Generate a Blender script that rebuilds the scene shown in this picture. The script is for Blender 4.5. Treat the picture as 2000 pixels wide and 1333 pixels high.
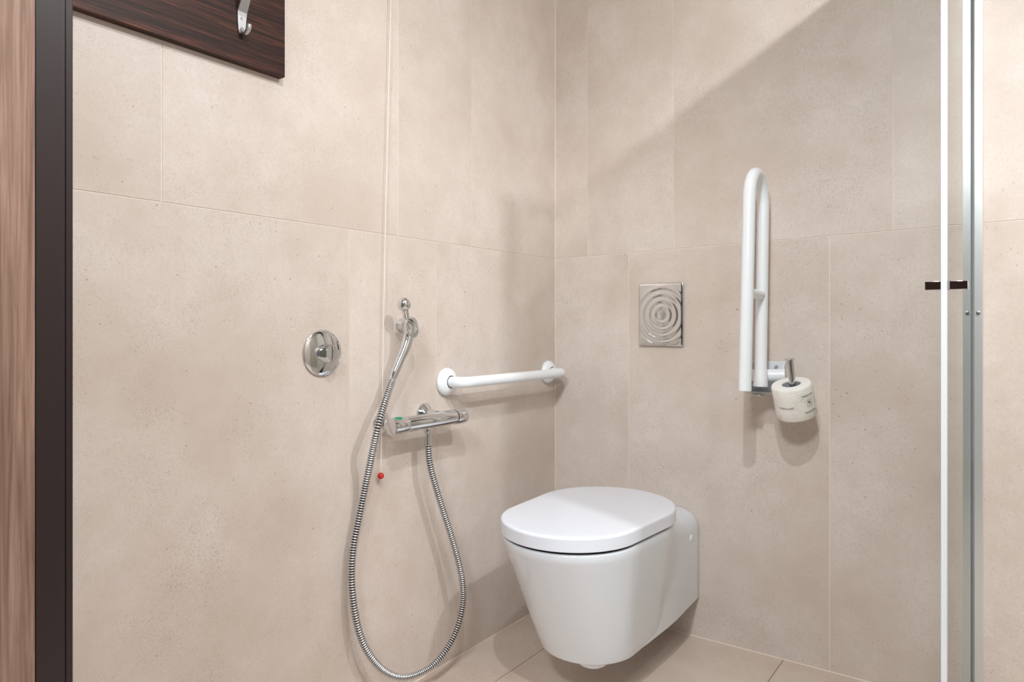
import bpy, bmesh, math, random
from mathutils import Vector, Matrix

for o in list(bpy.data.objects):
    bpy.data.objects.remove(o, do_unlink=True)
S = bpy.context.scene
COL = S.collection
PI = math.pi

# ------------------------------------------------------------------ camera
FPX, YAW, Y0 = 1345.37, 0.635088, 637.48
cam = bpy.data.cameras.new('camera')
cam.sensor_fit = 'HORIZONTAL'; cam.sensor_width = 36.0
cam.lens = 36.0 * FPX / 2000.0
cam.shift_y = -(666.5 - Y0) / 2000.0
cam.clip_start = 0.01
co = bpy.data.objects.new('camera', cam); COL.objects.link(co)
co.location = (1.31757, -2.04459, 0.96302)
co.rotation_euler = (PI / 2, 0, YAW)
S.camera = co

# ------------------------------------------------------------------ world, view
w = bpy.data.worlds.new('World'); S.world = w; w.use_nodes = True
bg = w.node_tree.nodes['Background']
bg.inputs[0].default_value = (0.93, 0.95, 1.0, 1); bg.inputs[1].default_value = 0.6
S.view_settings.view_transform = 'Standard'
S.view_settings.look = 'None'
S.view_settings.gamma = 1.0
S.view_settings.use_curve_mapping = False
S.view_settings.exposure = 0.0

# ------------------------------------------------------------------ lamps (discs of light: two ceiling downlights, a corridor lamp, an added fill)
def disc_light(name, loc, watts, size, col=(0.90, 0.965, 1.0), tgt=None):
    l = bpy.data.lights.new(name, 'AREA'); l.shape = 'DISK'; l.size = size
    l.energy = watts; l.color = col
    o = bpy.data.objects.new(name, l); COL.objects.link(o); o.location = loc
    if tgt is not None:
        o.rotation_euler = (Vector(tgt) - Vector(loc)).to_track_quat('-Z', 'Y').to_euler()
    return o
COOL = (0.93, 0.975, 1.0)
LAMP_A = (1.62, -0.95, 2.25)      # over the shower side
LAMP_B = (1.10, -1.62, 2.25)      # just inside the door
LAMP_C = (1.25, -2.85, 2.40)      # corridor, outside the doorway
disc_light('lamp_light', LAMP_A, 16, 0.03, COOL, (0.90, -0.55, 0.0))
disc_light('lamp_light', LAMP_B, 12.5, 0.03, COOL, (0.95, -0.8, 0.3))
disc_light('lamp_light', LAMP_C, 45, 0.45, COOL, (1.0, 0.0, 1.0))

FILL_D = (1.75, -1.42, 2.285)     # added soft fill to even out the walls, no known lamp here
disc_light('lamp_light', FILL_D, 9.5, 0.34, COOL)

# ------------------------------------------------------------------ helpers
def prop(o, label=None, cat=None, group=None, kind=None):
    if label: o['label'] = label
    if cat: o['category'] = cat
    if group: o['group'] = group
    if kind: o['kind'] = kind
    return o

def thing(name, label, cat, loc, group=None):
    o = bpy.data.objects.new(name, None); COL.objects.link(o)
    o.location = loc; o.empty_display_size = 0.05
    return prop(o, label, cat, group)

def wloc(o):
    v = Vector((0, 0, 0))
    while o is not None:
        v += Vector(o.location); o = o.parent
    return v

def link(name, bm, mats, parent=None, origin=None, smooth=35, label=None, bevel=None):
    """bm in world coordinates -> ONE mesh object."""
    if not isinstance(mats, (list, tuple)): mats = [mats]
    bmesh.ops.recalc_face_normals(bm, faces=bm.faces[:])
    org = Vector(origin) if origin is not None else (wloc(parent) if parent else Vector((0, 0, 0)))
    bmesh.ops.translate(bm, verts=bm.verts[:], vec=-org)
    me = bpy.data.meshes.new(name); bm.to_mesh(me); bm.free()
    for m in mats: me.materials.append(m)
    o = bpy.data.objects.new(name, me); COL.objects.link(o)
    if parent:
        o.parent = parent
        o.location = org - wloc(parent)
    else:
        o.location = org
    if smooth is not None:
        for p_ in me.polygons: p_.use_smooth = True
        me.set_sharp_from_angle(angle=math.radians(smooth))
    if bevel:
        b = o.modifiers.new('bevel', 'BEVEL'); b.width = bevel; b.segments = 3
        b.limit_method = 'ANGLE'; b.angle_limit = math.radians(40)
    if label: o['label'] = label
    return o

def BM(): return bmesh.new()

def box(bm, lo, hi, mat=0):
    x0, y0, z0 = lo; x1, y1, z1 = hi
    v = [bm.verts.new(c) for c in ((x0,y0,z0),(x1,y0,z0),(x1,y1,z0),(x0,y1,z0),(x0,y0,z1),(x1,y0,z1),(x1,y1,z1),(x0,y1,z1))]
    for f in ((0,3,2,1),(4,5,6,7),(0,1,5,4),(1,2,6,5),(2,3,7,6),(3,0,4,7)):
        bm.faces.new([v[i] for i in f]).material_index = mat
    return v

def frame_for(d):
    d = Vector(d).normalized()
    a = Vector((0, 0, 1)) if abs(d.z) < 0.9 else Vector((1, 0, 0))
    u = d.cross(a).normalized(); v = d.cross(u).normalized()
    return d, u, v

def rings(bm, ring_list, cap0=True, cap1=True, mat=0, closed=False):
    R = [[bm.verts.new(c) for c in r] for r in ring_list]
    n = len(R[0]); L = len(R)
    for i in range(L - 1 + (1 if closed else 0)):
        a, b = R[i], R[(i + 1) % L]
        for k in range(n):
            bm.faces.new((a[k], a[(k+1) % n], b[(k+1) % n], b[k])).material_index = mat
    if not closed:
        if cap0: bm.faces.new(R[0][::-1]).material_index = mat
        if cap1: bm.faces.new(R[-1]).material_index = mat
    return R

def lathe(bm, base, axis, prof, n=48, mat=0, cap0=True, cap1=True):
    """prof: list of (distance along axis, radius)"""
    d, u, v = frame_for(axis); base = Vector(base)
    rl = []
    for t, r in prof:
        r = max(r, 1e-5)
        rl.append([base + d*t + (u*math.cos(2*PI*k/n) + v*math.sin(2*PI*k/n))*r for k in range(n)])
    rings(bm, rl, cap0, cap1, mat)

def smooth_path(pts, per=12):
    """Catmull-Rom through the points"""
    P = [Vector(p) for p in pts]
    P = [P[0]*2 - P[1]] + P + [P[-1]*2 - P[-2]]
    out = []
    for i in range(1, len(P) - 2):
        p0, p1, p2, p3 = P[i-1], P[i], P[i+1], P[i+2]
        for k in range(per):
            t = k / per
            out.append(0.5*((2*p1) + (p2-p0)*t + (2*p0-5*p1+4*p2-p3)*t*t + (3*p1-p0-3*p2+p3)*t*t*t))
    out.append(P[-2].copy())
    return out

def fillet_path(pts, r, seg=10):
    """polyline with rounded corners"""
    P = [Vector(p) for p in pts]; out = [P[0]]
    for i in range(1, len(P) - 1):
        a, b, c = P[i-1], P[i], P[i+1]
        da, dc = (a-b).normalized(), (c-b).normalized()
        ang = da.angle(dc); t = min(r / math.tan(ang/2), (a-b).length*0.49, (c-b).length*0.49)
        rr = t * math.tan(ang/2)
        cen = b + (da+dc).normalized() * (rr / math.sin(ang/2))
        s, e = b + da*t - cen, b + dc*t - cen
        tot = s.angle(e)
        for k in range(seg + 1):
            q = k/seg
            out.append(cen + (s*math.sin((1-q)*tot) + e*math.sin(q*tot)) / math.sin(tot))
    out.append(P[-1]); return out

def tube(bm, path, rad, n=24, mat=0, cap=True, squash=None):
    P = [Vector(p) for p in path]
    T = [(P[min(i+1, len(P)-1)] - P[max(i-1, 0)]).normalized() for i in range(len(P))]
    _, u, v = frame_for(T[0]); rl = []
    for i, (p, t) in enumerate(zip(P, T)):
        u = (u - t*u.dot(t)).normalized(); v = t.cross(u).normalized()
        r = rad(i / (len(P)-1)) if callable(rad) else rad
        a, b = (r, r) if squash is None else squash(i/(len(P)-1))
        rl.append([p + u*math.cos(2*PI*k/n)*a + v*math.sin(2*PI*k/n)*b for k in range(n)])
    rings(bm, rl, cap, cap, mat)

def resample(path, step):
    P = [Vector(p) for p in path]; L = [0]
    for a, b in zip(P, P[1:]): L.append(L[-1] + (b-a).length)
    n = int(L[-1] / step); out = []; j = 0
    for i in range(n + 1):
        s = L[-1]*i/n
        while j < len(L)-2 and L[j+1] < s: j += 1
        q = (s - L[j]) / max(L[j+1]-L[j], 1e-9)
        out.append(P[j].lerp(P[j+1], q))
    return out

# ------------------------------------------------------------------ materials
def new_mat(name):
    m = bpy.data.materials.new(name); m.use_nodes = True
    nt = m.node_tree; b = nt.nodes['Principled BSDF']
    return m, nt, b
def srgb(r, g, b):
    f = lambda c: (c/255/12.92) if c/255 <= 0.04045 else ((c/255+0.055)/1.055)**2.4
    return (f(r), f(g), f(b), 1)
def plain(name, col, rough=0.4, metal=0.0, coat=0.0, spec=0.5):
    m, nt, b = new_mat(name)
    b.inputs['Base Color'].default_value = col; b.inputs['Roughness'].default_value = rough
    b.inputs['Metallic'].default_value = metal; b.inputs['Coat Weight'].default_value = coat
    b.inputs['Coat Roughness'].default_value = 0.05
    b.inputs['Specular IOR Level'].default_value = spec
    return m
def N(nt, typ, **kw):
    n = nt.nodes.new(typ)
    for k, v_ in kw.items(): setattr(n, k, v_)
    return n
def mixc(nt, fac, a, b, mode='MIX'):
    n = nt.nodes.new('ShaderNodeMix'); n.data_type = 'RGBA'; n.blend_type = mode
    for sock, val in ((n.inputs[0], fac), (n.inputs[6], a), (n.inputs[7], b)):
        if isinstance(val, bpy.types.NodeSocket): nt.links.new(val, sock)
        else: sock.default_value = val
    return n.outputs[2]
def ramp(nt, val, stops):
    r = nt.nodes.new('ShaderNodeValToRGB'); nt.links.new(val, r.inputs[0])
    e = r.color_ramp.elements
    while len(e) < len(stops): e.new(0.5)
    for x, (p_, c) in zip(e, stops): x.position = p_; x.color = (c, c, c, 1)
    return r.outputs[0]

def stone(name, base, blotch, pit, rough=0.42):
    m, nt, b = new_mat(name); L = nt.links
    geo = N(nt, 'ShaderNodeTexCoord'); att = N(nt, 'ShaderNodeAttribute', attribute_name='tile')
    comb = N(nt, 'ShaderNodeVectorMath', operation='MULTIPLY_ADD')
    L.new(att.outputs['Color'], comb.inputs[0]); comb.inputs[1].default_value = (37, 53, 29)
    L.new(geo.outputs['Object'], comb.inputs[2])
    vec = comb.outputs[0]
    def noise(s, d=4, r=0.55):
        n = N(nt, 'ShaderNodeTexNoise'); n.inputs['Scale'].default_value = s
        n.inputs['Detail'].default_value = d; n.inputs['Roughness'].default_value = r
        L.new(vec, n.inputs['Vector']); return n.outputs[0]
    big = ramp(nt, noise(3.2, 5, 0.6), [(0.38, 0), (0.68, 1)])
    col = mixc(nt, big, base, blotch)
    med = ramp(nt, noise(14, 6, 0.7), [(0.40, 0), (0.72, 1)])
    m2 = N(nt, 'ShaderNodeMath', operation='MULTIPLY'); L.new(med, m2.inputs[0]); m2.inputs[1].default_value = 0.45
    col = mixc(nt, m2.outputs[0], col, blotch)
    fine = ramp(nt, noise(150, 4, 0.75), [(0.42, 0), (0.68, 1)])
    m3 = N(nt, 'ShaderNodeMath', operation='MULTIPLY'); L.new(fine, m3.inputs[0]); m3.inputs[1].default_value = 0.50
    col = mixc(nt, m3.outputs[0], col, blotch)
    # small irregular pits and fine speckle, clustered by broad masks
    wob = N(nt, 'ShaderNodeTexNoise'); wob.inputs['Scale'].default_value = 90; wob.inputs['Detail'].default_value = 2; L.new(vec, wob.inputs['Vector'])
    wv = N(nt, 'ShaderNodeVectorMath', operation='MULTIPLY_ADD'); L.new(wob.outputs['Color'], wv.inputs[0]); wv.inputs[1].default_value = (0.009, 0.009, 0.009); L.new(vec, wv.inputs[2])
    def mul(a, b_):
        n = N(nt, 'ShaderNodeMath', operation='MULTIPLY')
        for i_, q in enumerate((a, b_)):
            if isinstance(q, bpy.types.NodeSocket): L.new(q, n.inputs[i_])
            else: n.inputs[i_].default_value = q
        return n.outputs[0]
    def pits(scale, thr, pick, mask, amt):
        v_ = N(nt, 'ShaderNodeTexVoronoi'); v_.inputs['Scale'].default_value = scale; L.new(wv.outputs[0], v_.inputs['Vector'])
        dot = ramp(nt, v_.outputs['Distance'], [(thr*0.35, 1), (thr, 0)])
        sel = ramp(nt, v_.outputs['Color'], [(pick, 0), (min(pick + 0.12, 1), 1)])
        return mul(mul(mul(dot, mask), sel), amt)
    mask1 = ramp(nt, noise(5.5, 5, 0.75), [(0.47, 0), (0.66, 1)])
    mask2 = ramp(nt, noise(2.6, 3, 0.6), [(0.35, 0.25), (0.65, 1)])
    speck = mul(ramp(nt, noise(430, 2, 0.6), [(0.56, 0), (0.70, 1)]), mul(mask1, 0.58))
    col = mixc(nt, speck, col, pit)
    speck2 = mul(ramp(nt, noise(210, 3, 0.65), [(0.62, 0), (0.70, 1)]), mul(mask2, 0.34))
    col = mixc(nt, speck2, col, pit)
    col = mixc(nt, pits(50, 0.120, 0.64, mask2, 0.8), col, pit)
    # slight tone change from tile to tile
    hsv = N(nt, 'ShaderNodeHueSaturation'); L.new(col, hsv.inputs['Color'])
    mr = N(nt, 'ShaderNodeMapRange'); L.new(att.outputs['Fac'], mr.inputs[0]); mr.inputs[3].default_value = 0.975; mr.inputs[4].default_value = 1.02
    L.new(mr.outputs[0], hsv.inputs['Value'])
    L.new(hsv.outputs[0], b.inputs['Base Color'])
    b.inputs['Roughness'].default_value = rough; b.inputs['Specular IOR Level'].default_value = 0.35
    bp = N(nt, 'ShaderNodeBump'); bp.inputs['Strength'].default_value = 0.06; bp.inputs['Distance'].default_value = 0.002
    L.new(noise(120, 3, 0.6), bp.inputs['Height']); L.new(bp.outputs[0], b.inputs['Normal'])
    return m

def wood(name, dark, light, axis, scale, rough, ring=14.0, contrast=(0.42, 0.66), pore=0.5):
    """grain running along axis (0,1,2)"""
    m, nt, b = new_mat(name); L = nt.links
    tc = N(nt, 'ShaderNodeTexCoord'); mp = N(nt, 'ShaderNodeMapping')
    s = [scale*ring]*3; s[axis] = scale
    mp.inputs['Scale'].default_value = s; L.new(tc.outputs['Object'], mp.inputs[0])
    n1 = N(nt, 'ShaderNodeTexNoise'); n1.inputs['Scale'].default_value = 1.0; n1.inputs['Detail'].default_value = 7
    n1.inputs['Roughness'].default_value = 0.65; n1.inputs['Distortion'].default_value = 0.6
    L.new(mp.outputs[0], n1.inputs['Vector'])
    n2 = N(nt, 'ShaderNodeTexNoise'); n2.inputs['Scale'].default_value = 5.0; n2.inputs['Detail'].default_value = 4
    L.new(mp.outputs[0], n2.inputs['Vector'])
    f1 = ramp(nt, n1.outputs[0], [(contrast[0], 0), (contrast[1], 1)])
    c = mixc(nt, f1, dark, light)
    f2 = ramp(nt, n2.outputs[0], [(0.42, pore), (0.56, 0)])
    c = mixc(nt, f2, c, dark)
    L.new(c, b.inputs['Base Color']); b.inputs['Roughness'].default_value = rough; b.inputs['Specular IOR Level'].default_value = 0.3
    bp = N(nt, 'ShaderNodeBump'); bp.inputs['Strength'].default_value = 0.15; bp.inputs['Distance'].default_value = 0.001
    L.new(n2.outputs[0], bp.inputs['Height']); L.new(bp.outputs[0], b.inputs['Normal'])
    return m

M_WALL = stone('limestone_wall_tile', srgb(226, 214, 206), srgb(208, 193, 181), srgb(112, 92, 80))
M_FLOOR = stone('limestone_floor_tile', srgb(222, 207, 195), srgb(206, 188, 174), srgb(112, 90, 76), 0.38)
M_GROUT = plain('grout_light', srgb(236, 224, 213), 0.8)
M_GROUTF = plain('grout_floor', srgb(150, 130, 112), 0.8)
M_CORNER = plain('silicone_joint', srgb(236, 220, 205), 0.5)
M_PORC = plain('white_porcelain', srgb(228, 234, 242), 0.13, coat=0.6)
M_SEAT = plain('white_seat_plastic', srgb(232, 236, 246), 0.22, coat=0.2)
M_GAP = plain('gap_shade_and_seal_rubber', srgb(24, 23, 28), 0.7, spec=0.2)  # black for the painted shade under the lid, also the rail seal rings
M_WHITE = plain('white_powder_coat', srgb(243, 246, 250), 0.28)
M_WHITE2 = plain('white_bracket_plastic', srgb(222, 226, 232), 0.35)
M_CHROME = plain('chrome', (0.72, 0.73, 0.74, 1), 0.05, 1.0)
M_CHROME2 = plain('satin_chrome', (0.72, 0.72, 0.73, 1), 0.22, 1.0)
M_ALU = plain('anodised_aluminium', (0.74, 0.76, 0.76, 1), 0.30, 0.55)
M_STEEL = plain('brushed_hook_steel', (0.62, 0.62, 0.64, 1), 0.38, 0.9)
M_DARK = plain('black_rubber', (0.012, 0.012, 0.013, 1), 0.5)
M_HOSE_DARK = plain('hose_groove_dark', (0.03, 0.03, 0.033, 1), 0.4, 0.6)
M_GREEN = plain('green_plastic_button', srgb(0, 140, 100), 0.35)
M_RED = plain('red_plastic', srgb(205, 28, 22), 0.18, coat=0.5)
M_CORD = plain('white_cord', srgb(238, 232, 226), 0.6)
M_PAPER = plain('toilet_paper', srgb(244, 241, 238), 0.95, spec=0.1)
M_CORE = plain('cardboard_core', srgb(150, 150, 156), 0.9)
M_INK = plain('grey_print', srgb(110, 108, 108), 0.8)
M_SEAL = plain('white_edge_profile', srgb(226, 230, 236), 0.3)
M_FRAME = plain('dark_brown_paint', srgb(32, 19, 21), 0.34)
M_BOARD = wood('wenge_board', srgb(38, 20, 15), srgb(112, 64, 48), 1, 3.0, 0.5, 26, (0.40, 0.74), 0.7)
M_DOORW = wood('walnut_door_veneer', srgb(104, 78, 64), srgb(164, 132, 116), 2, 3.2, 0.4, 34, (0.34, 0.66), 0.25)
M_CEIL = plain('ceiling_paint', srgb(240, 238, 234), 0.9)
M_CORR = plain('corridor_wall_paint', srgb(140, 142, 136), 0.9)

def paper_print():
    m, nt, b = new_mat('printed_wrapper_paper'); L = nt.links
    tc = N(nt, 'ShaderNodeTexCoord')
    n1 = N(nt, 'ShaderNodeTexNoise'); n1.inputs['Scale'].default_value = 300; n1.inputs['Detail'].default_value = 3
    L.new(tc.outputs['Object'], n1.inputs['Vector'])
    n2 = N(nt, 'ShaderNodeTexNoise'); n2.inputs['Scale'].default_value = 40; L.new(tc.outputs['Object'], n2.inputs['Vector'])
    a = ramp(nt, n1.outputs[0], [(0.56, 0), (0.60, 1)]); c = ramp(nt, n2.outputs[0], [(0.50, 0), (0.58, 0.55)])
    mm = N(nt, 'ShaderNodeMath', operation='MULTIPLY'); L.new(a, mm.inputs[0]); L.new(c, mm.inputs[1])
    col = mixc(nt, mm.outputs[0], srgb(243, 238, 230), srgb(170, 166, 160))
    L.new(col, b.inputs['Base Color']); b.inputs['Roughness'].default_value = 0.8; b.inputs['Specular IOR Level'].default_value = 0.2
    return m
M_PRINT = paper_print()

def glass_mat():
    m, nt, b = new_mat('clear_screen_glass'); L = nt.links
    nt.nodes.remove(b); out = nt.nodes['Material Output']
    tr = N(nt, 'ShaderNodeBsdfTransparent'); tr.inputs[0].default_value = (0.80, 0.84, 0.82, 1)
    gl = N(nt, 'ShaderNodeBsdfGlossy'); gl.inputs['Roughness'].default_value = 0.02; gl.inputs[0].default_value = (0.93, 0.95, 0.94, 1)
    fr = N(nt, 'ShaderNodeFresnel'); fr.inputs[0].default_value = 1.5
    mx = N(nt, 'ShaderNodeMixShader'); L.new(fr.outputs[0], mx.inputs[0]); L.new(tr.outputs[0], mx.inputs[1]); L.new(gl.outputs[0], mx.inputs[2])
    L.new(mx.outputs[0], out.inputs['Surface']); return m
M_GLASS = glass_mat()

# ------------------------------------------------------------------ tiled surfaces
SL = 0.0128                      # the floor and the tile courses rise slightly along the back wall
CEIL = 2.30
rnd = random.Random(4)
def tiled(name, spans, to_world, nrm, mats, joint=0.0026, depth=0.0012, thick=0.04):
    """spans: list of (u0,u1,v0,v1) tiles; a grout plane lies 'depth' behind the tile faces"""
    bm = BM(); lay = bm.loops.layers.float_color.new('tile')
    nrm = Vector(nrm); h = joint/2
    for (u0, u1, v0, v1) in spans:
        c = (rnd.random(), rnd.random(), rnd.random(), 1)
        q = [Vector(to_world(a, b)) for a, b in ((u0+h, v0+h), (u1-h, v0+h), (u1-h, v1-h), (u0+h, v1-h))]
        qb = [p_ - nrm*depth*1.5 for p_ in q]
        vs = [bm.verts.new(p_) for p_ in q + qb]
        fs = [bm.faces.new(vs[:4])] + [bm.faces.new((vs[k], vs[(k+1) % 4], vs[4+(k+1) % 4], vs[4+k])) for k in range(4)]
        for f in fs:
            for lp in f.loops: lp[lay] = c
    us = [s[0] for s in spans] + [s[1] for s in spans]; vv = [s[2] for s in spans] + [s[3] for s in spans]
    a, b, c_, d = min(us), max(us), min(vv), max(vv)
    q = [Vector(to_world(*p_)) - nrm*depth for p_ in ((a, c_), (b, c_), (b, d), (a, d))]
    q2 = [p_ - nrm*thick for p_ in q]
    vs = [bm.verts.new(p_) for p_ in q + q2]
    for f in ((0,1,2,3), (7,6,5,4), (0,4,5,1), (1,5,6,2), (2,6,7,3), (3,7,4,0)):
        bm.faces.new([vs[i] for i in f]).material_index = 1
    o = link(name, bm, mats, smooth=None)
    prop(o, kind='structure'); return o

def row(edges, v0, v1): return [(a, b, v0, v1) for a, b in zip(edges, edges[1:])]
# left wall (x = 0)
lower = [-1.86, -1.5455, -0.925, -0.6145, 0.0]
upper = [-1.86, -1.383, -0.761, -0.458, 0.0]
tiled('wall_left', row(lower, 0.0, 1.2) + row(upper, 1.2, CEIL), lambda u, v: (0, u, v), (1, 0, 0), [M_WALL, M_GROUT])
# back wall (y = 0)
X_END = 2.20
lowb = [0.0, 0.2855, 0.896, 1.506, 2.2]
uppb = [0.0, 0.130, 0.441, 1.050, 1.660, 2.2]
tiled('wall_back', row(lowb, 0.0, 1.2) + row(uppb, 1.2, CEIL), lambda u, v: (u, 0, v + SL*u*(1 if v < 2 else 0)), (0, -1, 0), [M_WALL, M_GROUT])
# right wall (out of view)
tiled('wall_right', row([-1.86, -1.24, -0.62, 0.0], 0.0, 1.2) + row([-1.86, -1.5, -0.9, -0.3, 0.0], 1.2, CEIL), lambda u, v: (X_END, u, v), (-1, 0, 0), [M_WALL, M_GROUT])
# floor
fx = [0.0, 0.177, 0.775, 1.375, 1.975, 2.2]
fs_ = []
for i, (a, b) in enumerate(zip(fx, fx[1:])):
    ys = [0.0, -1.05, -1.86] if i % 2 else [0.0, -0.86, -1.86]
    for q, r in zip(ys, ys[1:]): fs_.append((a, b, r, q))
tiled('floor', fs_, lambda u, v: (u, v, SL*u), (0, 0, 1), [M_FLOOR, M_GROUTF])
# light mastic joints in the corner and along the floor
def strip(name, pts, r):
    bm = BM(); tube(bm, pts, r, 8); o = link(name, bm, M_CORNER); prop(o, kind='structure')
strip('trim_1', [(0.0002, -0.0002, 0), (0.0002, -0.0002, CEIL)], 0.0016)
strip('trim_2', [(0, -0.0004, 0.0002), (X_END, -0.0004, 0.0002 + SL*X_END)], 0.0021)
strip('trim_3', [(0.0003, 0, 0.0001), (0.0003, -1.8, 0.0001)], 0.0014)

bm = BM(); box(bm, (-0.1, -1.86, CEIL), (X_END + 0.1, 0.05, CEIL + 0.05))
prop(link('ceiling', bm, M_CEIL, smooth=None), kind='structure')
# front wall with the doorway the camera looks through
DX0, DX1 = 0.49, 1.56
bm = BM()
box(bm, (-0.05, -1.83, 0.0), (DX0, -1.732, CEIL)); box(bm, (DX1, -1.83, 0.0), (X_END, -1.732, CEIL))
box(bm, (DX0, -1.83, 2.06), (DX1, -1.732, CEIL))
prop(link('wall_front', bm, M_CORR, smooth=None), kind='structure')
# corridor outside the doorway
bm = BM(); box(bm, (-0.6, -3.6, -0.05), (2.8, -1.86, 0.0)); prop(link('floor_corridor', bm, M_CORR, smooth=None), kind='structure')
bm = BM(); box(bm, (-0.6, -3.6, 2.46), (2.8, -1.86, 2.5)); prop(link('ceiling_corridor', bm, M_CEIL, smooth=None), kind='structure')
bm = BM(); box(bm, (-0.6, -3.65, 0.0), (2.8, -3.6, 2.46)); prop(link('wall_corridor', bm, M_CORR, smooth=None), kind='structure')

t = bpy.data.objects.new('reflection_door', None); COL.objects.link(t); t.location = (0.95, -3.6, 0); prop(t, kind='structure')  # unseen dark door, added to darken reflections in the chrome
bm = BM(); box(bm, (0.50, -3.598, 0.001), (1.40, -3.56, 2.08)); link('door_leaf', bm, M_BOARD, t, bevel=0.002)
bm = BM(); tube(bm, fillet_path([(1.32, -3.558, 1.03), (1.32, -3.51, 1.03), (1.20, -3.51, 1.03)], 0.012, 6), 0.009, 16); link('door_handle', bm, M_CHROME2, t)

# dark painted door frame: rebated left jamb, right jamb and head
t = bpy.data.objects.new('door_1', None); COL.objects.link(t); t.location = (0.5, -1.78, 0); prop(t, kind='structure')
bm = BM()
box(bm, (0.4905, -1.7640, 0.008), (0.5000, -1.7362, 2.055)); box(bm, (0.4905, -1.7362, 0.008), (0.5006, -1.7293, 2.055))
link('door_frame', bm, M_FRAME, t, bevel=0.0008, label='dark brown painted door jamb with a stepped edge')
bm = BM()
box(bm, (1.549, -1.82, 0.02), (1.5595, -1.7295, 2.055)); box(bm, (0.501, -1.80, 2.045), (1.548, -1.7295, 2.0595))
link('door_frame', bm, M_FRAME, t, bevel=0.0008)
bm = BM(); box(bm, (0.4915, -1.8100, 0.012), (0.5005, -1.7645, 2.043))
link('door_leaf', bm, M_DOORW, t, bevel=0.0008, label='brown wood-grain edge of the door')
# ------------------------------------------------------------------ ceiling downlights
for nm, (lx, ly, lz), lab in (('a', LAMP_A, 'round recessed ceiling downlight over the shower side'), ('b', LAMP_B, 'round recessed ceiling downlight just inside the doorway')):
    t = thing('downlight', lab, 'light', (lx, ly, CEIL), 'recessed ceiling downlights')
    bm = BM(); lathe(bm, (lx, ly, CEIL - 0.006), (0, 0, 1), [(0, 0.038), (0, 0.05), (0.002, 0.052), (0.006, 0.052), (0.006, 0.038)], 40, cap0=False, cap1=False)
    link('trim_ring', bm, M_CHROME2, t)

t = thing('ceiling_fill', 'round flat rim of an added ceiling fill light', 'light', (FILL_D[0], FILL_D[1], CEIL))  # made-up fitting round the added fill, out of view
bm = BM(); lathe(bm, (FILL_D[0], FILL_D[1], CEIL), (0, 0, -1), [(0, 0.19), (0.012, 0.19), (0.014, 0.188), (0.014, 0.175), (0.004, 0.172)], 64, cap0=False, cap1=False)
link('fill_rim', bm, M_CHROME2, t)

# ------------------------------------------------------------------ toilet
TX = 0.403
def hull(yb, rb_, yf, rf, z, cx=TX):
    """convex outline round a rear circle (yb, rb_) and a front circle (yf, rf)"""
    d = yb - yf; ph = math.asin(max(-1, min(1, (rb_ - rf)/d))); out = []
    for k in range(45):
        q = -ph + (PI + 2*ph)*k/44; out.append(Vector((cx + rb_*math.cos(q), yb + rb_*math.sin(q), z)))
    for k in range(1, 4):
        a_, b_ = Vector((cx - rb_*math.cos(ph), yb - rb_*math.sin(ph), z)), Vector((cx - rf*math.cos(ph), yf - rf*math.sin(ph), z)); out.append(a_.lerp(b_, k/4))
    for k in range(45):
        q = PI + ph + (PI - 2*ph)*k/44; out.append(Vector((cx + rf*math.cos(q), yf + rf*math.sin(q), z)))
    for k in range(1, 4):
        a_, b_ = Vector((cx + rf*math.cos(ph), yf - rf*math.sin(ph), z)), Vector((cx + rb_*math.cos(ph), yb - rb_*math.sin(ph), z)); out.append(a_.lerp(b_, k/4))
    return out
toilet = thing('toilet', 'white wall-hung toilet with closed lid mounted on the beige tiled back wall', 'toilet', (TX, 0, 0.133))
bm = BM()
rl = []
Z0, Z1 = 0.128, 0.4392
# underside then flaring side then rounded rim
def bowl(t_, ins, z):
    q = t_**0.95
    return hull(-0.345 + (-0.377 + 0.345)*t_, 0.1315 + (0.1865 - 0.1315)*q - ins, -0.4575 + (-0.5475 + 0.4575)*q, 0.1310 + (0.1770 - 0.1310)*q - ins, z)
for t_, ins, dz in ((0, 0.030, 0.0), (0, 0.006, 0.0), (0, 0.0015, 0.0025), (0.0, 0.0, 0.006)):
    rl.append(bowl(t_, ins, Z0 + dz))
for i in range(1, 15):
    t_ = i/14; rl.append(bowl(t_, 0, Z0 + 0.006 + (Z1 - 0.005 - Z0 - 0.006)*t_))
for ins, dz in ((0.0008, -0.003), (0.0025, -0.001), (0.006, 0.0)):
    rl.append(bowl(1, ins, Z1 + dz))
rings(bm, rl)
# wall block behind the bowl: arch-shaped section swept from the wall into the bowl
def arch(y, hw, z0, z1, r, n=14, rb=0.006):
    pts = []
    def arc(cx, cz, rr, a0, a1, m):
        for k in range(m + 1):
            q = a0 + (a1-a0)*k/m; pts.append(Vector((cx + rr*math.cos(q), y, cz + rr*math.sin(q))))
    arc(TX + hw - r, z1 - r, r, 0, PI/2, n); arc(TX - hw + r, z1 - r, r, PI/2, PI, n)
    arc(TX - hw + rb, z0 + rb, rb, PI, 1.5*PI, 4); arc(TX + hw - rb, z0 + rb, rb, 1.5*PI, 2*PI, 4)
    return pts
secs = [(-0.0005, 0.1215, 0.400, 0.060), (-0.004, 0.1235, 0.402, 0.061), (-0.03, 0.1245, 0.403, 0.061), (-0.09, 0.128, 0.405, 0.058), (-0.15, 0.1315, 0.408, 0.052), (-0.20, 0.135, 0.412, 0.045), (-0.26, 0.1355, 0.415, 0.04), (-0.38, 0.1325, 0.415, 0.04), (-0.46, 0.128, 0.412, 0.04)]
rings(bm, [arch(y, hw, Z0 + 0.0003, z1, r) for y, hw, z1, r in secs])
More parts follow.
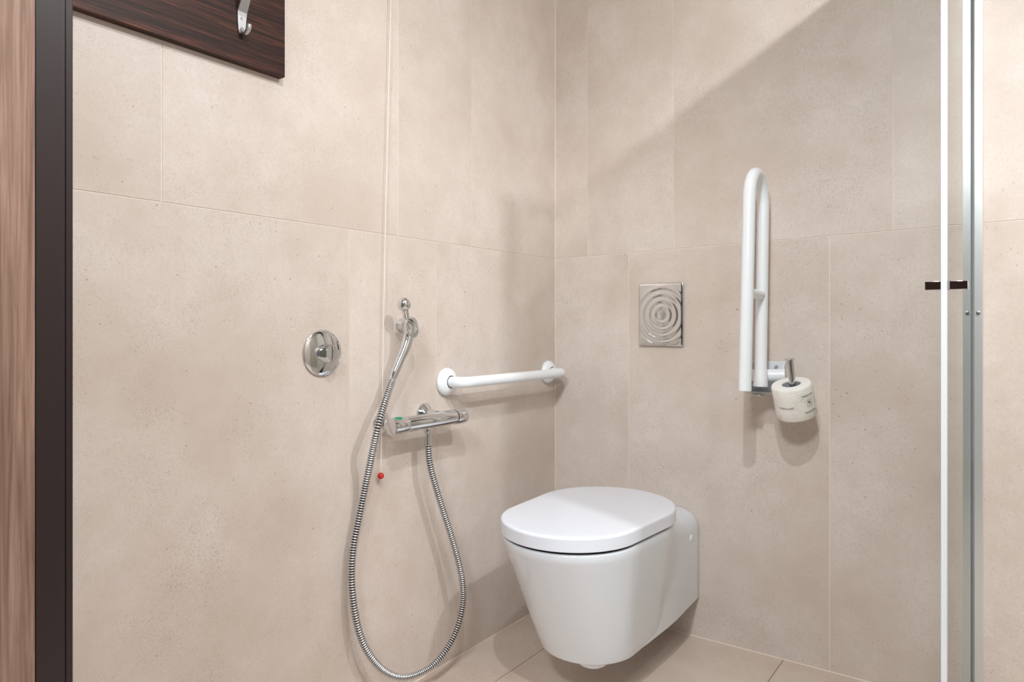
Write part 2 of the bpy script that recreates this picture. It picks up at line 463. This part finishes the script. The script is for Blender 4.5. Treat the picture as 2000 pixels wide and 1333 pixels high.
# trap boss under the bowl
lathe(bm, (0.448, -0.522, 0.135), (0, 0, -1), [(0, 0.045), (0.010, 0.044), (0.019, 0.039), (0.025, 0.030), (0.030, 0.018), (0.031, 0.0)], 40)
link('bowl', bm, M_PORC, toilet, smooth=50)
# black filler under the lid, painting in the shade of the gap
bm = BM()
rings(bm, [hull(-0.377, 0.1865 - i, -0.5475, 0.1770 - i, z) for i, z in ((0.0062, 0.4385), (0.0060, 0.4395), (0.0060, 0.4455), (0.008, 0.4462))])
link('lid_gap_shade', bm, M_GAP, toilet, label='dark filler under the lid with the gap shade painted in')
bm = BM()
rings(bm, [hull(-0.376, 0.1905 - i, -0.5490, 0.1800 - i, z) for i, z in ((0.006, 0.4460), (0.0015, 0.4461), (0.0004, 0.4464), (0.0, 0.4470), (0.0, 0.4480), (0.0, 0.4740), (0.0, 0.4750), (0.0008, 0.4775), (0.0022, 0.4792), (0.0042, 0.4803), (0.0066, 0.4808), (0.0085, 0.4809), (0.03, 0.4811), (0.08, 0.4813), (0.14, 0.4815))])
link('lid', bm, M_SEAT, toilet, smooth=50)
bm = BM(); lathe(bm, (TX + 0.1265, -0.078, 0.331), (1, 0, 0), [(0, 0.0), (0, 0.0105), (0.0022, 0.0105), (0.0032, 0.009), (0.0036, 0.0)], 32)
link('bolt_cap', bm, M_WHITE, toilet, label='round white cap on the side of the toilet')

# ------------------------------------------------------------------ flush plate
fp = thing('flush_plate', 'small rectangular chrome flush plate with rings of ripples above the toilet', 'flush plate', (0.4035, 0, 1.0))
X0p, X1p, Z0p, Z1p, TH = 0.327, 0.4775, 0.900, 1.100, 0.0105
bm = BM(); box(bm, (X0p, -TH, Z0p), (X1p, -0.0002, Z1p))
link('plate', bm, M_CHROME, fp, bevel=0.003)
bm = BM()
nx, nz = 150, 200; cx, cz = 0.4075, 0.998
x0, x1, z0, z1 = X0p + 0.0032, X1p - 0.0032, Z0p + 0.0032, Z1p - 0.0032
g = []
for j in range(nz + 1):
    r_ = []
    for i in range(nx + 1):
        x, z = x0 + (x1-x0)*i/nx, z0 + (z1-z0)*j/nz
        d = math.hypot(x - cx, (z - cz)*0.98)
        if d < 0.015: h = 0.0
        else: h = 0.0011*0.5*(1 - math.cos((d - 0.015)/0.0205*2*PI)) if d < 0.097 else 0
        e = min((x-x0)/0.003, (x1-x)/0.003, (z-z0)/0.003, (z1-z)/0.003, 1)
        r_.append(bm.verts.new((x, -TH - 0.0003 - 0.0014*min(1, e) * (0.45 + h/0.0020), z)))
    g.append(r_)
for j in range(nz):
    for i in range(nx):
        bm.faces.new((g[j][i], g[j][i+1], g[j+1][i+1], g[j+1][i]))
link('rippled_button', bm, M_CHROME, fp, smooth=80, label='rippled chrome push face')

# ------------------------------------------------------------------ short grab rail on the left wall
gr = thing('grab_rail', 'short horizontal white grab rail fixed to the left wall above the toilet', 'grab rail', (0, -0.3155, 0.805))
ya, yb, zr, R_ = -0.577, -0.054, 0.805, 0.0155
bm = BM()
path = fillet_path([(0.014, ya, zr), (0.066, ya + 0.012, zr), (0.068, yb - 0.012, zr), (0.014, yb, zr)], 0.052, 14)
path = fillet_path([(0.012, ya, zr), (0.068, ya, zr), (0.068, yb, zr), (0.012, yb, zr)], 0.050, 16)
tube(bm, path, R_, 32)
link('rail', bm, M_WHITE, gr, smooth=60)
for y in (ya, yb):
    bm = BM(); lathe(bm, (0.0002, y, zr), (1, 0, 0), [(0, 0.037), (0.004, 0.0395), (0.010, 0.0385), (0.016, 0.034), (0.021, 0.026), (0.023, 0.0185), (0.0215, 0.0175)], 48)
    fl = link('flange', bm, M_WHITE, gr, smooth=60)
    bm = BM(); lathe(bm, (0.0205, y, zr), (1, 0, 0), [(0, 0.0), (0, 0.0180), (0.0022, 0.0172), (0.0024, 0.0)], 32)
    link('seal_ring', bm, M_GAP, fl)

# ------------------------------------------------------------------ fold-up support rail on the back wall
XR = 0.735
fr_ = thing('folding_support_rail', 'tall white U-shaped fold-up support rail folded upright against the back wall', 'support rail', (XR, 0, 0.80))
bm = BM()
ft, fb, bt, bb = Vector((XR, -0.183, 1.310)), Vector((XR, -0.2195, 0.792)), Vector((XR, -0.0595, 1.300)), Vector((XR, -0.084, 0.806))
cen = (ft + bt)/2; hv = (ft - bt)/2; upv = Vector((0, 0.07, 1)).normalized()*0.077
arc = [cen + hv*math.cos(q) + upv*math.sin(q) for q in [PI*k/24 for k in range(25)]]
path = [fb, fb.lerp(ft, 0.33), fb.lerp(ft, 0.66)] + arc + [bt.lerp(bb, 0.33), bt.lerp(bb, 0.66), bt.lerp(bb, 0.93)]
tube(bm, path, 0.0165, 32)
link('rail_loop', bm, M_WHITE, fr_, smooth=60)
bm = BM()
tube(bm, [Vector((XR, -0.193, 1.052)), Vector((XR, -0.085, 1.050))], 0.0135, 24)
link('cross_bar', bm, M_WHITE, fr_, smooth=60)
bm = BM()   # white triangular stiffener where the rear tube widens to the hinge
lathe(bm, bb + Vector((0, 0, -0.012)), (0, 0.047, 1), [(0, 0.0190), (0.003, 0.0205), (0.030, 0.0185), (0.055, 0.0163)], 32)
link('hinge_socket', bm, M_WHITE, fr_, smooth=60)
bm = BM()
box(bm, (0.690, -0.010, 0.772), (0.783, -0.0003, 0.862))
box(bm, (0.690, -0.055, 0.776), (0.697, -0.009, 0.858))
for sx in (0.776,):
    v = [(sx, -0.010, 0.862), (sx, -0.024, 0.850), (sx, -0.046, 0.812), (sx, -0.046, 0.776), (sx, -0.010, 0.772)]
    a = [bm.verts.new(c) for c in v]; b = [bm.verts.new((c[0] + 0.007, c[1], c[2])) for c in v]
    bm.faces.new(a[::-1]); bm.faces.new(b)
    for k in range(5): bm.faces.new((a[k], a[(k+1) % 5], b[(k+1) % 5], b[k]))
brk = link('wall_bracket', bm, M_WHITE2, fr_, bevel=0.0015)
bm = BM(); tube(bm, [Vector((0.694, -0.060, 0.822)), Vector((0.790, -0.042, 0.826))], 0.0175, 28)
link('pivot', bm, M_WHITE, fr_, smooth=60)
bm = BM(); lathe(bm, (0.757, -0.0098, 0.846), (0, -1, 0), [(0, 0.0), (0, 0.0065), (0.0025, 0.0055), (0.0034, 0.0)], 24)
link('screw', bm, M_CHROME2, brk)
bm = BM(); box(bm, (0.700, -0.100, 0.776), (0.800, -0.010, 0.780)); box(bm, (0.712, -0.110, 0.770), (0.742, -0.066, 0.773))
link('stop_plate', bm, M_CHROME2, fr_, bevel=0.001, label='metal plate under the hinge')

# ------------------------------------------------------------------ toilet roll on its holder
axis = Vector((-0.075, -0.33, 0.94)).normalized()
rb = Vector((0.8325, -0.088, 0.722)); 
RL, RR, RC = 0.094, 0.0510, 0.0228
d_, u_, v_ = axis, None, None
u_ = axis.cross(Vector((0, 1, 0))).normalized() * -1      # points to the viewer's right
v_ = axis.cross(u_).normalized()
def cyl(a, r, t_): return rb + axis*t_ + u_*(r*math.cos(a)) + v_*(r*math.sin(a))
hold = thing('roll_holder', 'upright chrome rod holding the toilet roll beside the support rail', 'roll holder', tuple(rb))
bm = BM()
RM = rb + axis*0.047; RD = Vector((-0.06, -0.13, 0.99)).normalized()
tube(bm, [RM + RD*t_ for t_ in (-0.050, 0.03, 0.108)], 0.0088, 28)
rod = link('rod', bm, M_CHROME, hold, smooth=60)
bm = BM(); lathe(bm, RM + RD*0.108, RD, [(0, 0.0088), (0.0005, 0.0130), (0.002, 0.0135), (0.003, 0.012), (0.0045, 0)], 32)
link('end_cap', bm, M_CHROME, rod)
bm = BM(); tube(bm, smooth_path([RM - RD*0.047, RM - RD*0.052 + Vector((-0.012, 0.010, -0.002)), Vector((0.802, -0.060, 0.735)), Vector((0.780, -0.045, 0.765)), Vector((0.772, -0.044, 0.792))], 6), 0.005, 16)
link('support_arm', bm, M_CHROME, hold, smooth=60)

roll = thing('toilet_roll', 'toilet paper roll in a printed off-white wrapper tilted on the chrome rod', 'toilet roll', tuple(rb))
bm = BM(); NN = 64
prof = [(RC, 0.002), (RC + 0.002, 0), (RR - 0.006, 0), (RR - 0.002, 0.0015), (RR, 0.005), (RR + 0.0003, 0.03), (RR, 0.06), (RR + 0.0002, RL - 0.006), (RR - 0.002, RL - 0.002), (RR - 0.007, RL), (RC + 0.002, RL - 0.001), (RC, RL - 0.004)]
rl = [[cyl(2*PI*k/NN, r*(1 + 0.012*math.sin(2*PI*k/NN*2 + 1) + 0.006*math.sin(2*PI*k/NN*3)), t_) for k in range(NN)] for r, t_ in prof]
Rg = rings(bm, rl, False, False)
for f in bm.faces:
    t_ = (f.calc_center_median() - rb).dot(axis)
    rr = ((f.calc_center_median() - rb) - axis*t_).length
    f.material_index = 1 if rr > RR - 0.0032 else 0
# inner wall
for k in range(NN): bm.faces.new((Rg[-1][k], Rg[-1][(k+1) % NN], Rg[0][(k+1) % NN], Rg[0][k])).material_index = 2
paper = link('paper', bm, [M_PAPER, M_PRINT, M_CORE], roll, smooth=50)
CAM = Vector(co.location)
tc = CAM - rb; A0 = math.atan2(tc.dot(v_), tc.dot(u_))       # the side that faces the doorway
sgn = 1
if (cyl(A0 + 0.3, RR, 0) - cyl(A0, RR, 0)).dot(Vector((math.cos(YAW), math.sin(YAW), 0))) < 0: sgn = -1
def wrap2(txt, size, da, t0, sp=1.2):
    # mirror the running direction when angles grow to the left
    cu = bpy.data.curves.new('t', 'FONT'); cu.body = txt; cu.size = size; cu.align_x = 'CENTER'; cu.align_y = 'CENTER'
    cu.space_character = sp; cu.offset = size*0.02
    ob = bpy.data.objects.new('t', cu); COL.objects.link(ob); bpy.context.view_layer.update()
    me = ob.evaluated_get(bpy.context.evaluated_depsgraph_get()).to_mesh()
    vs = [v.co.copy() for v in me.vertices]; fs = [tuple(p_.vertices) for p_ in me.polygons]
    bpy.data.objects.remove(ob, do_unlink=True); bpy.data.curves.remove(cu)
    b = BM(); out = []
    for c in vs:
        x, y = -c.x, -c.y                                        # the wrapper print stands upside down
        ang = A0 + sgn*(da + x/RR)
        k_ = 1 + 0.012*math.sin(ang*2 + 1) + 0.006*math.sin(ang*3)
        out.append(b.verts.new(cyl(ang, (RR + 0.0004)*k_ + 0.0004, t0 + y)))
    for f in fs:
        try: b.faces.new([out[i] for i in f])
        except ValueError: pass
    return b
for txt, da, t0, sz in (('NATURAL', -0.48, 0.042, 0.0075), ('NATURAL', 0.72, 0.070, 0.0072), ('NATURAL', 0.78, 0.024, 0.0072)):
    link('printed_word', wrap2(txt, sz, da, t0), M_INK, paper, smooth=None, label='small grey upside-down word on the wrapper')
bm = BM()
def patch(a0, a1, t0, t1):
    q = [bm.verts.new(cyl(A0 + sgn*a, RR*(1 + 0.012*math.sin((A0+sgn*a)*2+1) + 0.006*math.sin((A0+sgn*a)*3)) + 0.0010, t_)) for a, t_ in ((a0, t0), (a1, t0), (a1, t1), (a0, t1))]
    bm.faces.new(q)
c0, c1, h0, h1, e = 0.62, 0.92, 0.038, 0.058, 0.0007
patch(c0, c1, h0, h0+e); patch(c0, c1, h1-e, h1); patch(c0, c0+e/RR, h0, h1); patch(c1-e/RR, c1, h0, h1)
patch(0.68, 0.82, 0.0505, 0.0535); patch(0.71, 0.86, 0.047, 0.049); patch(0.74, 0.80, 0.043, 0.0445)
link('printed_emblem', bm, M_INK, paper, smooth=None)

# ------------------------------------------------------------------ round chrome knob on the left wall
kn = thing('shut_off_knob', 'round chrome disc with a small central knob on the left wall', 'wall knob', (0, -1.009, 0.900))
bm = BM(); lathe(bm, (0.0002, -1.009, 0.900), (1, 0, 0), [(0, 0.0520), (0.003, 0.0540), (0.0045, 0.0540), (0.0055, 0.0525), (0.0075, 0.046), (0.0125, 0.0225), (0.0125, 0.0)], 72)
link('disc', bm, M_CHROME, kn, smooth=25)
bm = BM(); lathe(bm, (0.012, -1.009, 0.900), (1, 0, 0), [(0, 0.0195), (0.003, 0.0195), (0.0035, 0.018), (0.006, 0.018), (0.0065, 0.0205), (0.026, 0.0195), (0.0275, 0.018), (0.028, 0.0)], 48)
knob_part = link('knob', bm, M_CHROME, kn, smooth=25)
bm = BM()
v = [(-0.0025, 0), (0.0025, 0), (0.0008, 0.005), (-0.0008, 0.005)]
a = [bm.verts.new((0.0398 + q, -1.009 + p_, 0.883)) for p_, q in v]; b = [bm.verts.new((0.0398 + q, -1.009 + p_, 0.917)) for p_, q in v]
bm.faces.new(a); bm.faces.new(b[::-1])
for k in range(4): bm.faces.new((a[k], a[(k+1) % 4], b[(k+1) % 4], b[k]))
link('grip_ridge', bm, M_CHROME, knob_part, smooth=None)

# ------------------------------------------------------------------ thermostatic bar valve
VZ, VX = 0.712, 0.060
y0, y1 = -0.846, -0.566
va = thing('mixer_valve', 'horizontal chrome thermostatic mixer bar with a green button on the left wall', 'mixer valve', (0, -0.743, VZ))
for y, z in ((-0.821, 0.714), (-0.665, 0.722)):
    bm = BM(); lathe(bm, (0.0002, y, z), (1, 0, 0), [(0, 0.0300), (0.002, 0.0305), (0.006, 0.0285), (0.014, 0.022), (0.022, 0.0155), (0.028, 0.0135), (0.05, 0.0125)], 48)
    link('wall_rosette', bm, M_CHROME, va, smooth=50)
def zat(y): return VZ + 0.0
bm = BM(); lathe(bm, (VX, -0.795, VZ), (0, 1, 0), [(0, 0.0185), (0.0005, 0.0195), (0.001, 0.0198), (0.185, 0.0198), (0.186, 0.0185)], 56)
link('valve_body', bm, M_CHROME, va, smooth=40)
bm = BM(); lathe(bm, (VX, -0.7955, VZ), (0, -1, 0), [(-0.002, 0.0185), (0.0015, 0.0185), (0.002, 0.0206), (0.0045, 0.0212), (0.045, 0.0216), (0.0485, 0.0206), (0.0495, 0.019), (0.0497, 0.0)], 56)
flow_handle = link('flow_handle', bm, M_CHROME, va, smooth=40)
bm = BM()   # green stop button set in the top of the handle
pts = []
for j in range(9):
    for i in range(13):
        s = -1 + 2*j/8; q = -1 + 2*i/12
        wd = (1 - abs(q)**2.2) * (0.75 + 0.25*q)
        ang = s*0.50*max(wd, 0.02); yy = -0.826 + q*0.0150
        rr = 0.0217 + 0.0024*(1 - s*s)*max(wd, 0)
        pts.append(bm.verts.new((VX + rr*math.sin(ang + 0.25), yy, VZ + rr*math.cos(ang + 0.25))))
for j in range(8):
    for i in range(12): bm.faces.new((pts[j*13+i], pts[j*13+i+1], pts[(j+1)*13+i+1], pts[(j+1)*13+i]))
link('green_button', bm, M_GREEN, flow_handle, smooth=60, label='green button on the left handle')
bm = BM(); lathe(bm, (VX, -0.6085, VZ), (0, 1, 0), [(-0.003, 0.0185), (0.0005, 0.0185), (0.001, 0.0205), (0.003, 0.0210), (0.036, 0.0218), (0.0405, 0.0205), (0.042, 0.0175), (0.0422, 0.0)], 56)
temp_handle = link('temperature_handle', bm, M_CHROME, va, smooth=40)
bm = BM(); lathe(bm, (VX, -0.6105, VZ), (0, 1, 0), [(0, 0.0199), (0.0025, 0.0199)], 48)
link('dark_ring', bm, M_DARK, temp_handle, label='thin black ring before the right handle')
bm = BM(); lathe(bm, (VX, -0.712, VZ - 0.017), (0, 0, -1), [(0, 0.011), (0.004, 0.0125), (0.011, 0.0115), (0.013, 0.0085), (0.020, 0.008)], 32)
link('outlet', bm, M_CHROME, va, smooth=40)

# ------------------------------------------------------------------ hand spray, wall bracket and hose
sp = thing('hand_spray', 'chrome bidet hand spray hung above the mixer bar', 'hand spray', (0, -0.75, 0.966))
bm = BM(); lathe(bm, (0.0002, -0.752, 0.966), (1, 0, 0), [(0, 0.0155), (0.002, 0.0175), (0.008, 0.0165), (0.016, 0.0125), (0.026, 0.0105), (0.04, 0.010)], 40)
bm2 = bm
lathe(bm2, (0.040, -0.768, 0.966), (0.2, 0.9, 0.2), [(-0.014, 0.006), (-0.013, 0.0095), (0.014, 0.0095), (0.015, 0.006)], 28)
link('wall_holder', bm2, M_CHROME, sp, smooth=45)
bm = BM()   # curved handle rising from the hose to the head
hp = smooth_path([(0.055, -0.8345, 0.832), (0.056, -0.826, 0.850), (0.058, -0.811, 0.878), (0.060, -0.797, 0.905), (0.060, -0.787, 0.928), (0.060, -0.782, 0.948), (0.059, -0.782, 0.962)], 8)
tube(bm, hp, lambda q: 0.0096 + 0.0046*min(1, q*1.5) , 28)
link('handle', bm, M_CHROME, sp, smooth=60)
bm = BM()   # shield-shaped spray head
def shield(off, k_):
    out = []; n = 40
    for i in range(n):
        th = 2*PI*i/n; c, s = math.cos(th), math.sin(th)
        hw = 0.0185*k_*(1.0 + 0.12*s); hh = 0.027*k_
        p_ = Vector((0, math.copysign(abs(c)**0.75, c)*hw, math.copysign(abs(s)**0.8, s)*hh))
        out.append(p_)
    dirv = Vector((0.95, -0.12, 0.16)).normalized()
    right = Vector((0.12, 0.98, 0.02)).normalized(); up = dirv.cross(right).normalized(); 
    if up.z < 0: up = -up
    base = Vector((0.062, -0.779, 0.9585)) + dirv*off
    return [base + right*p_.y + up*p_.z for p_ in out]
rings(bm, [shield(-0.020, 0.50), shield(-0.017, 0.72), shield(-0.010, 0.92), shield(0.000, 1.0), shield(0.0080, 1.0), shield(0.0088, 0.985), shield(0.0095, 0.95)])
link('spray_head', bm, M_CHROME, sp, smooth=40)
bm = BM()
lathe(bm, (0.058, -0.7975, 1.0030), (0.25, -0.25, 1), [(0, 0.0), (0.001, 0.009), (0.005, 0.0142), (0.012, 0.0172), (0.020, 0.0168), (0.028, 0.0125), (0.033, 0.006), (0.0345, 0)], 40)
tube(bm, smooth_path([(0.056, -0.789, 0.984), (0.058, -0.791, 0.992), (0.060, -0.796, 1.004)], 5), 0.0080, 20)
link('trigger', bm, M_CHROME, sp, smooth=50, label='ball-shaped chrome trigger')

hose_px = [(-0.7115, 0.676), (-0.711, 0.655), (-0.700, 0.599), (-0.680, 0.540), (-0.646, 0.458), (-0.606, 0.364), (-0.577, 0.284), (-0.564, 0.223), (-0.568, 0.167), (-0.600, 0.105), (-0.658, 0.065), (-0.718, 0.053), (-0.793, 0.066), (-0.855, 0.104), (-0.905, 0.161), (-0.938, 0.222), (-0.958, 0.296), (-0.966, 0.370), (-0.961, 0.441), (-0.943, 0.510), (-0.924, 0.579), (-0.904, 0.650), (-0.8845, 0.715), (-0.864, 0.770), (-0.8345, 0.832)]
# distance from the wall along the hose, corrected so each point keeps its bearing from the doorway
dep = [0.060, 0.060, 0.060, 0.061, 0.064, 0.068, 0.072, 0.072, 0.070, 0.066, 0.062, 0.058, 0.054, 0.050, 0.046, 0.040, 0.034, 0.028, 0.026, 0.028, 0.036, 0.060, 0.088, 0.080, 0.055]
hp3 = []
for (y, z), d in zip(hose_px, dep):
    P0 = Vector((0.055, y, z)); k_ = (d - CAM.x) / (0.055 - CAM.x)
    hp3.append(CAM + (P0 - CAM)*k_)
hp3[0] = Vector((0.060, -0.712, 0.677)); hp3[1] = Vector((0.060, -0.7115, 0.655))
ho = thing('shower_hose', 'ribbed chrome hose looping down from the mixer bar to the hand spray', 'hose', (0.06, -0.76, 0.05))
raw = smooth_path(hp3, 14)
bm = BM(); path = resample(raw, 0.0062/8)
cells = len(path)
def hr(q):
    ph = (q*(cells-1)) % 8 / 8
    return 0.0090 if 0.18 < ph < 0.82 else 0.0074
P = path; T = [(P[min(i+1, cells-1)] - P[max(i-1, 0)]).normalized() for i in range(cells)]
_, u, v = frame_for(T[0]); rl = []; gro = []
for i in range(cells):
    t_ = T[i]; u = (u - t_*u.dot(t_)).normalized(); v = t_.cross(u)
    ph = i % 8
    r = (0.0066, 0.0066, 0.0078, 0.0092, 0.0096, 0.0096, 0.0092, 0.0078)[ph]
    rl.append([P[i] + (u*math.cos(2*PI*k/16) + v*math.sin(2*PI*k/16))*r for k in range(16)])
Rg = rings(bm, rl)
bm.faces.ensure_lookup_table()
for i in range(cells - 1):
    if i % 8 in (0, 7, 1):
        for k in range(16): bm.faces[i*16 + k].material_index = 1 if i % 8 in (0, 1, 7) else 0
link('ribbed_tube', bm, [M_CHROME2, M_HOSE_DARK], ho, smooth=60)
bm = BM(); lathe(bm, (0.060, -0.7117, 0.676), (0, 0, -1), [(0, 0.0088), (0.001, 0.0098), (0.020, 0.0098), (0.026, 0.0102), (0.027, 0.0085)], 28)
link('hose_nut', bm, M_CHROME, ho, smooth=40)
d0 = (hp3[-1] - hp3[-2]).normalized()
bm = BM(); lathe(bm, hp3[-1] - d0*0.010, d0, [(0, 0.0085), (0.001, 0.0098), (0.014, 0.0100), (0.016, 0.0082)], 28)
link('hose_nut', bm, M_CHROME, ho, smooth=40)

# ------------------------------------------------------------------ emergency pull cord
ec = thing('pull_cord', 'thin white pull cord with a red ball hanging along the left wall', 'pull cord', (0.012, -0.8355, 0.585))
bm = BM(); tube(bm, [(0.013, -0.7835, CEIL - 0.001), (0.012, -0.8000, 1.805), (0.012, -0.8200, 1.199), (0.013, -0.8352, 0.590)], 0.0011, 10)
link('cord', bm, M_CORD, ec)
bm = BM(); lathe(bm, (0.013, -0.8355, 0.5915), (0, 0, -1), [(0.0085*(1-math.cos(PI*k/20)), 0.0085*math.sin(PI*k/20)) for k in range(21)], 32)
link('ball', bm, M_RED, ec, smooth=60, label='small red ball')

# ------------------------------------------------------------------ wenge coat board and its hook
bd = thing('coat_board', 'dark wood coat board on the left wall beside the door', 'coat board', (0, -1.40, 1.508))
bm = BM(); box(bm, (0.0005, -1.76, 1.509), (0.020, -1.1235, 1.95))
link('board', bm, M_BOARD, bd, bevel=0.0008)
hk = thing('coat_hook', 'brushed metal coat hook with two screws on the dark wood board', 'hook', (0.02, -1.23, 1.59))
bm = BM()
def hook_sec(z, x, hw, th, yc):
    return [Vector((x, yc - hw, z)), Vector((x, yc + hw, z)), Vector((x + th, yc + hw*0.92, z)), Vector((x + th, yc - hw*0.92, z))]
rl = [hook_sec(z, x, hw, th, yc) for z, x, hw, th, yc in (
    (1.5675, 0.0205, 0.0030, 0.002, -1.2305), (1.569, 0.0205, 0.0055, 0.0035, -1.2305), (1.574, 0.0205, 0.0078, 0.004, -1.2300), (1.585, 0.0205, 0.0090, 0.004, -1.2297), (1.604, 0.0205, 0.0108, 0.004, -1.2290),
    (1.612, 0.0215, 0.0112, 0.004, -1.2290), (1.640, 0.0370, 0.0100, 0.004, -1.2290), (1.668, 0.0530, 0.0088, 0.004, -1.2290), (1.676, 0.0570, 0.0060, 0.004, -1.2290))]
rings(bm, rl)
hplate = link('hook_plate', bm, M_STEEL, hk, smooth=None, bevel=0.0008)
bm = BM()
path = smooth_path([(0.0225, -1.2300, 1.576), (0.026, -1.2290, 1.570), (0.034, -1.2275, 1.5675), (0.042, -1.2270, 1.574), (0.044, -1.2270, 1.583)], 8)
tube(bm, path, lambda q: 0.0045 + 0.0015*q, 20)
link('lower_peg', bm, M_STEEL, hk, smooth=60)
for z in (1.5985, 1.5780):
    bm = BM(); lathe(bm, (0.0242, -1.2297, z), (1, 0, 0), [(0, 0.0), (0, 0.0036), (0.0009, 0.0030), (0.0010, 0.0012), (0.0003, 0.0)], 20)
    link('screw', bm, M_CHROME2, hplate)

# ------------------------------------------------------------------ glass shower screen
sc = thing('shower_screen', 'tall clear glass shower screen seen edge-on with chrome and white profiles', 'shower screen', (1.2225, -0.39, 0.02))
GX = 1.2225; ST = 2.035
bm = BM(); box(bm, (GX - 0.003, -0.775, 0.030), (GX + 0.003, -0.012, ST - 0.003))
link('glass_panel', bm, M_GLASS, sc, smooth=None)
bm = BM(); box(bm, (GX - 0.0036, -0.7895, 0.026), (GX + 0.0046, -0.774, ST - 0.001))
link('edge_profile', bm, M_SEAL, sc, bevel=0.0012, label='bright white vertical edge strip')
bm = BM()
box(bm, (GX + 0.0062, -0.030, 0.018), (GX + 0.0235, -0.0004, ST)); box(bm, (GX - 0.0085, -0.022, 0.018), (GX - 0.0032, -0.0004, ST))
wprof = link('wall_profile', bm, M_ALU, sc, bevel=0.0008, label='polished aluminium wall profile')
bm = BM(); box(bm, (GX + 0.0032, -0.020, 0.018), (GX + 0.0060, -0.0004, ST))
link('seal', bm, M_WHITE2, sc, smooth=None, label='pale grey seal beside the glass')
bm = BM(); box(bm, (GX - 0.0038, -0.765, ST - 0.004), (GX + 0.0038, -0.030, ST))
link('top_edge_profile', bm, M_ALU, sc, smooth=None)
bm = BM()
box(bm, (GX - 0.0275, -0.764, 1.0205), (GX - 0.0032, -0.738, 1.0345)); box(bm, (GX + 0.0032, -0.764, 1.0205), (GX + 0.0305, -0.738, 1.0345))
link('handle', bm, M_CHROME, sc, bevel=0.0008, label='small square chrome handle through the glass')
bm = BM(); lathe(bm, (GX + 0.0145, -0.0298, 0.995), (0, -1, 0), [(0, 0.0), (0, 0.0050), (0.0030, 0.0040), (0.0036, 0.0)], 20)
link('screw', bm, M_CHROME2, wprof)
bm = BM(); box(bm, (GX - 0.006, -0.055, 0.0165), (GX + 0.0061, -0.031, 0.060))
link('foot_clip', bm, M_CHROME2, sc, bevel=0.001)
